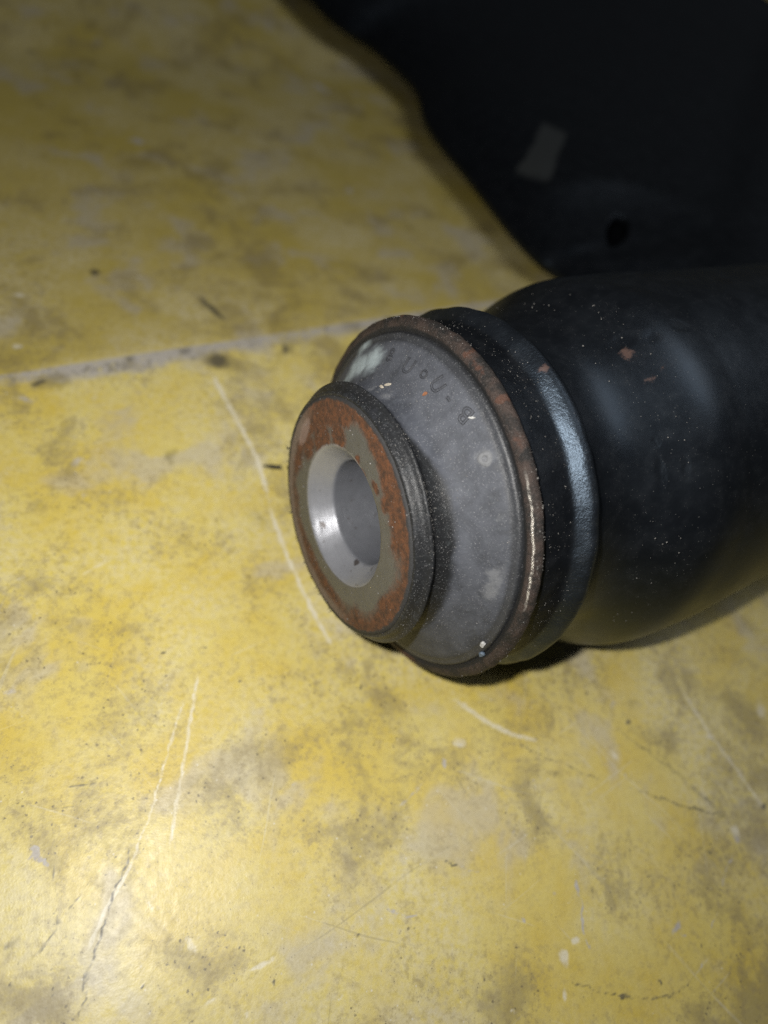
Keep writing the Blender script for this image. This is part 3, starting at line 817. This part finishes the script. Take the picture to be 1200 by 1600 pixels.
def arm_body():
    # edges in world mm (x, y, z of the plate's shoulder)
    left = [(117, 98, 12), (109, 120, 8.5), (103.4, 135.8, 5.9), (99.7, 141.8, 5.2), (96.5, 154.5, 3.5), (94.6, 172.6, 1.0), (92.5, 192.9, -1.8), (90.2, 208.2, -3.8), (89.2, 228.3, -6.5), (93.6, 256.3, -10.2), (91.1, 278.1, -13.2), (83.7, 301.1, -15.8), (72.8, 311.1, -15.5), (63.6, 325.2, -15.1), (50, 360, -15), (42, 410, -15), (40, 470, -15)]
    right = [(262, 116, 12), (288, 134, 11), (312, 158, 10), (332, 186, 9), (350, 220, 8), (364, 258, 7), (372, 298, 6), (376, 336, 5), (377, 372, 4), (374, 404, 3), (368, 430, 3), (360, 450, 3), (350, 468, 3), (338, 484, 3), (318, 504, 3), (290, 524, 3), (250, 540, 3)]
    n, mU = 190, 110
    L, Rr = catmull(left, n), catmull(right, n)
    # outer wall profile at both edges: hangs down, rounds over, then the plate
    edge = [(5.0, -4.2), (2.6, -3.8), (.9, -2.6), (.1, -1.2), (.25, -.3), (1.0, .45), (3.6, 2.0)]
    V, Fc = [], []
    for i in range(n):
        l, r = L[i], Rr[i]
        d = (r - l)
        wid = math.hypot(d.x, d.y)
        e = d / wid
        row = [(u, dz) for u, dz in edge]
        for k in range(1, mU):
            u = 3.6 + (wid - 7.2) * k / mU
            v = min(u, wid - u)
            row.append((u, 2.0 + 11.0 * (1 - math.exp(-(v - 3.6) / 17.0))))
        row += [(wid - u, dz) for u, dz in reversed(edge)]
        for (u, dz) in row:
            p = l + e * u
            z = p.z + dz
            if 3.5 < u < wid - 3.5:
                x, y = p.x, p.y
                # shallow pressed bowl round the hole, a step up to its right, a lip on the far edge
                q = math.hypot((x - 126) / 26, (y - 152) / 20)
                z -= 2.4 * max(0, 1 - q * q) ** 1.2
                ln = ((x - 152) * .80 - (y - 140) * .60)
                z += 3.0 / (1 + math.exp(-ln / 3.0)) * max(0, min(1, (wid - u - 6) / 25))
                z += 3.5 * math.exp(-((wid - u - 9) / 3.5) ** 2)
                z -= 2.0 * math.exp(-((wid - u - 26) / 10) ** 2)
                z += .3 * nz3(x * .05, y * .05, 1.3)
            V.append((p.x, p.y, z))
    w = len(row)
    for i in range(n - 1):
        for k in range(w - 1):
            a = i * w + k
            Fc.append((a, a + 1, a + w + 1, a + w))
    o = mesh_obj("arm_plate", V, Fc, M_ARM, arm, True, WMAT)
    # plate added below so the hole shows dark instead of lit bench
    V2, F2 = [], []
    for i in range(0, n, 2):
        ks = list(range(14, w - 14, 4))
        for k in ks:
            v = V[i * w + k]
            V2.append((v[0], v[1], v[2] - 8.0))
    w2 = len(ks)
    for i in range(len(V2) // w2 - 1):
        for k in range(w2 - 1):
            a = i * w2 + k
            F2.append((a, a + 1, a + w2 + 1, a + w2))
    mesh_obj("hole_darkening_plate", V2, F2, M_ARM, arm, True, WMAT)
    so = o.modifiers.new("thick", 'SOLIDIFY')
    so.thickness = .0028
    so.offset = -1
    cut = mesh_obj("hole_cutter", *tube((123.6, 147.6, 14.0), 3.1, 40), M_ARM)
    cut.matrix_world = Matrix.Identity(4)
    bo = o.modifiers.new("hole", 'BOOLEAN')
    bo.operation = 'DIFFERENCE'
    bo.object = cut
    bo.solver = 'EXACT'
    bpy.context.view_layer.update()
    me = bpy.data.meshes.new_from_object(o.evaluated_get(bpy.context.evaluated_depsgraph_get()))
    o.modifiers.clear()
    o.data = me
    me.name = "arm_plate"
    bpy.data.objects.remove(cut)
    return o

def tube(c, r, h, seg=40):
    ex, ey = Vector((4.1, .8, 0)) * (r / 3.4), Vector((4.7, 8.7, 0)) * (r / 3.4)
    V = [Vector(c) + ex * math.cos(2 * math.pi * k / seg) + ey * math.sin(2 * math.pi * k / seg) + Vector((0, 0, dz)) for dz in (-h / 2, h / 2) for k in range(seg)]
    Fc = [(k, (k + 1) % seg, seg + (k + 1) % seg, seg + k) for k in range(seg)] + [tuple(range(seg - 1, -1, -1)), tuple(range(seg, 2 * seg))]
    return V, Fc
arm_body()

# ------------------------------------------------------------------ loose things
def chip(name, pos, ex, ey, ez, size, mat, seed, label, cat, group=None):
    """small flat splinter with a ragged outline; pos is its middle in world mm"""
    rnd = random.Random(seed)
    n = 9
    V, Fc = [], []
    L, W, T = size
    for lay, (k, h) in enumerate(((.86, 0.0), (1.0, .45), (.8, 1.0))):
        for i in range(n):
            a = 2 * math.pi * i / n
            j = 1 + rnd.uniform(-.22, .22) if lay == 0 else J[i] + rnd.uniform(-.05, .05)
            if lay == 0:
                J = J + [j] if i else [j]
            V.append(ex * (L / 2 * k * j * math.cos(a)) + ey * (W / 2 * k * j * math.sin(a)) + ez * (T * (h + rnd.uniform(-.1, .1) * (lay > 0))))
    for l in range(2):
        for i in range(n):
            i2 = (i + 1) % n
            Fc.append((l * n + i, l * n + i2, (l + 1) * n + i2, (l + 1) * n + i))
    Fc += [tuple(range(n - 1, -1, -1)), tuple(range(2 * n, 3 * n))]
    o = mesh_obj(name, V, Fc, mat, None, False)
    o.location = Vector(pos) * MM
    return top(o, label, cat, group)

def on_rubber(y, z, s0):
    pos, tan, up, nor = surf_frame(y, z, s0)
    f = lambda v: BROT @ v
    return FACE_C + BROT @ (pos + nor * .04), f(tan), f(up), f(nor)

def rubber_chip(name, y, z, s0, spin, size, mat, seed, label, cat):
    p, t, u, nn = on_rubber(y, z, s0)
    c, s = math.cos(spin), math.sin(spin)
    chip(name, p, t * c + u * s, u * c - t * s, nn, size, mat, seed, label, cat)

rubber_chip("wood_splinter", 8.24, 14.15, 5.9, .5, (1.2, .35, .2), M_BEIGE, 1, "pale beige splinter lying on the rubber just behind the sleeve lip", "splinter")
rubber_chip("sawdust_crumb", 9.29, 14.8, 6.8, .2, (.7, .4, .25), M_BEIGE, 2, "small beige crumb on the rubber above the pale splinter", "crumb")
rubber_chip("rust_flake", 4.09, 19.01, 7.7, 1.2, (.75, .45, .2), M_ORANGE, 3, "tiny orange rust flake on the grey rubber below the raised letters", "flake")
rubber_chip("paint_chip", -2.5, 22.2, 8.95, .9, (.9, .32, .25), M_WHITE, 5, "small white chip near the flange beside the last raised letter", "chip")
rubber_chip("mineral_crumb", -24.3, 1.4, 10.0, .4, (1.1, .8, .5), M_WHITE, 8, "white crumb caught at the bottom edge of the rubber by the flange", "crumb")
rubber_chip("glass_crumb", -24.3, -.4, 10.3, 0., (1.2, .7, .4), M_BLUEGREY, 9, "blue grey crumb on the brown flange rim at the bottom", "crumb")

chip("plastic_sliver", (21.1, 72.0, bench_z(21.1, 72.0) + .02), Vector((.985, -.085, 0)).normalized(), Vector((.085, .985, 0)).normalized(), Vector((0, 0, 1)),
     (3.9, .9, .45), M_BLACKCHIP, 11, "short black sliver lying on the yellow bench left of the bushing", "sliver")

# ---- grit and dust that nobody could count
def dust():
    rnd = random.Random(21)
    V, Fc = [], []
    def grain(p, nor, size):
        t = nor.orthogonal().normalized()
        b = nor.cross(t)
        i = len(V)
        a0 = rnd.uniform(0, 6.28)
        for k in range(4):
            a = a0 + k * 1.57 + rnd.uniform(-.4, .4)
            rr = size * rnd.uniform(.6, 1.2)
            V.append(p + t * (rr * math.cos(a)) + b * (rr * math.sin(a)) - nor * .01)
        V.append(p + nor * size * rnd.uniform(.5, 1.1) + t * size * rnd.uniform(-.4, .4))
        for k in range(4):
            Fc.append((i + k, i + (k + 1) % 4, i + 4))
    def scatter(prof, s_lo, s_hi, count, smin, smax, lift=0):
        for _ in range(count):
            s0 = rnd.uniform(s_lo, s_hi)
            for (a, b), (c, d) in zip(prof[:-1], prof[1:]):
                if a <= s0 <= c and c > a:
                    r = b + (d - b) * (s0 - a) / (c - a)
                    sl = (d - b) / (c - a)
                    break
            else:
                continue
            th = math.radians(rnd.gauss(115, 55))
            rad = Vector((0, math.cos(th), math.sin(th)))
            cl = nz3(s0 * .22 + 3, rad.y * r * .16, rad.z * r * .16) + .5 * nz3(s0 * .7, rad.y * r * .5, rad.z * r * .5)
            if cl < rnd.uniform(-.35, .35):
                continue
            nor = (rad - Vector((sl, 0, 0))).normalized()
            size = smin + (smax - smin) * rnd.random() ** 3
            grain(FACE_C + BROT @ (Vector((s0, 0, 0)) + rad * r), BROT @ nor, size)
    scatter(RUB, .5, 3.2, 1100, .025, .09)
    scatter(RUB, 3.2, 6.5, 1100, .03, .10)
    scatter(RUB, 6.5, 9.8, 900, .025, .09)
    scatter([(10.4, 24.9), (10.85, 25.75), (11.8, 25.9)], 10.4, 11.8, 1000, .03, .12)
    scatter([(13.7, 24.75), (17.4, 25.15), (19.4, 26.5)], 13.7, 19.4, 800, .025, .08)
    scatter([(29, 25.5), (35, 28.3), (41, 30.0), (52, 30.6)], 29, 52, 600, .03, .13)
    # on the end face
    for _ in range(150):
        a, r = rnd.uniform(0, 6.28), rnd.uniform(10.2, 16.3)
        grain(FACE_C + BROT @ Vector((0, r * math.cos(a), r * math.sin(a))), BROT @ Vector((-1, 0, 0)), .04 + .1 * rnd.random() ** 3)
    o = mesh_obj("dust", V, Fc, M_GRIT, None, False)
    o["kind"] = "stuff"
    top(o, "pale grit and dust sprinkled over the bushing and its black housing", "dust")
dust()
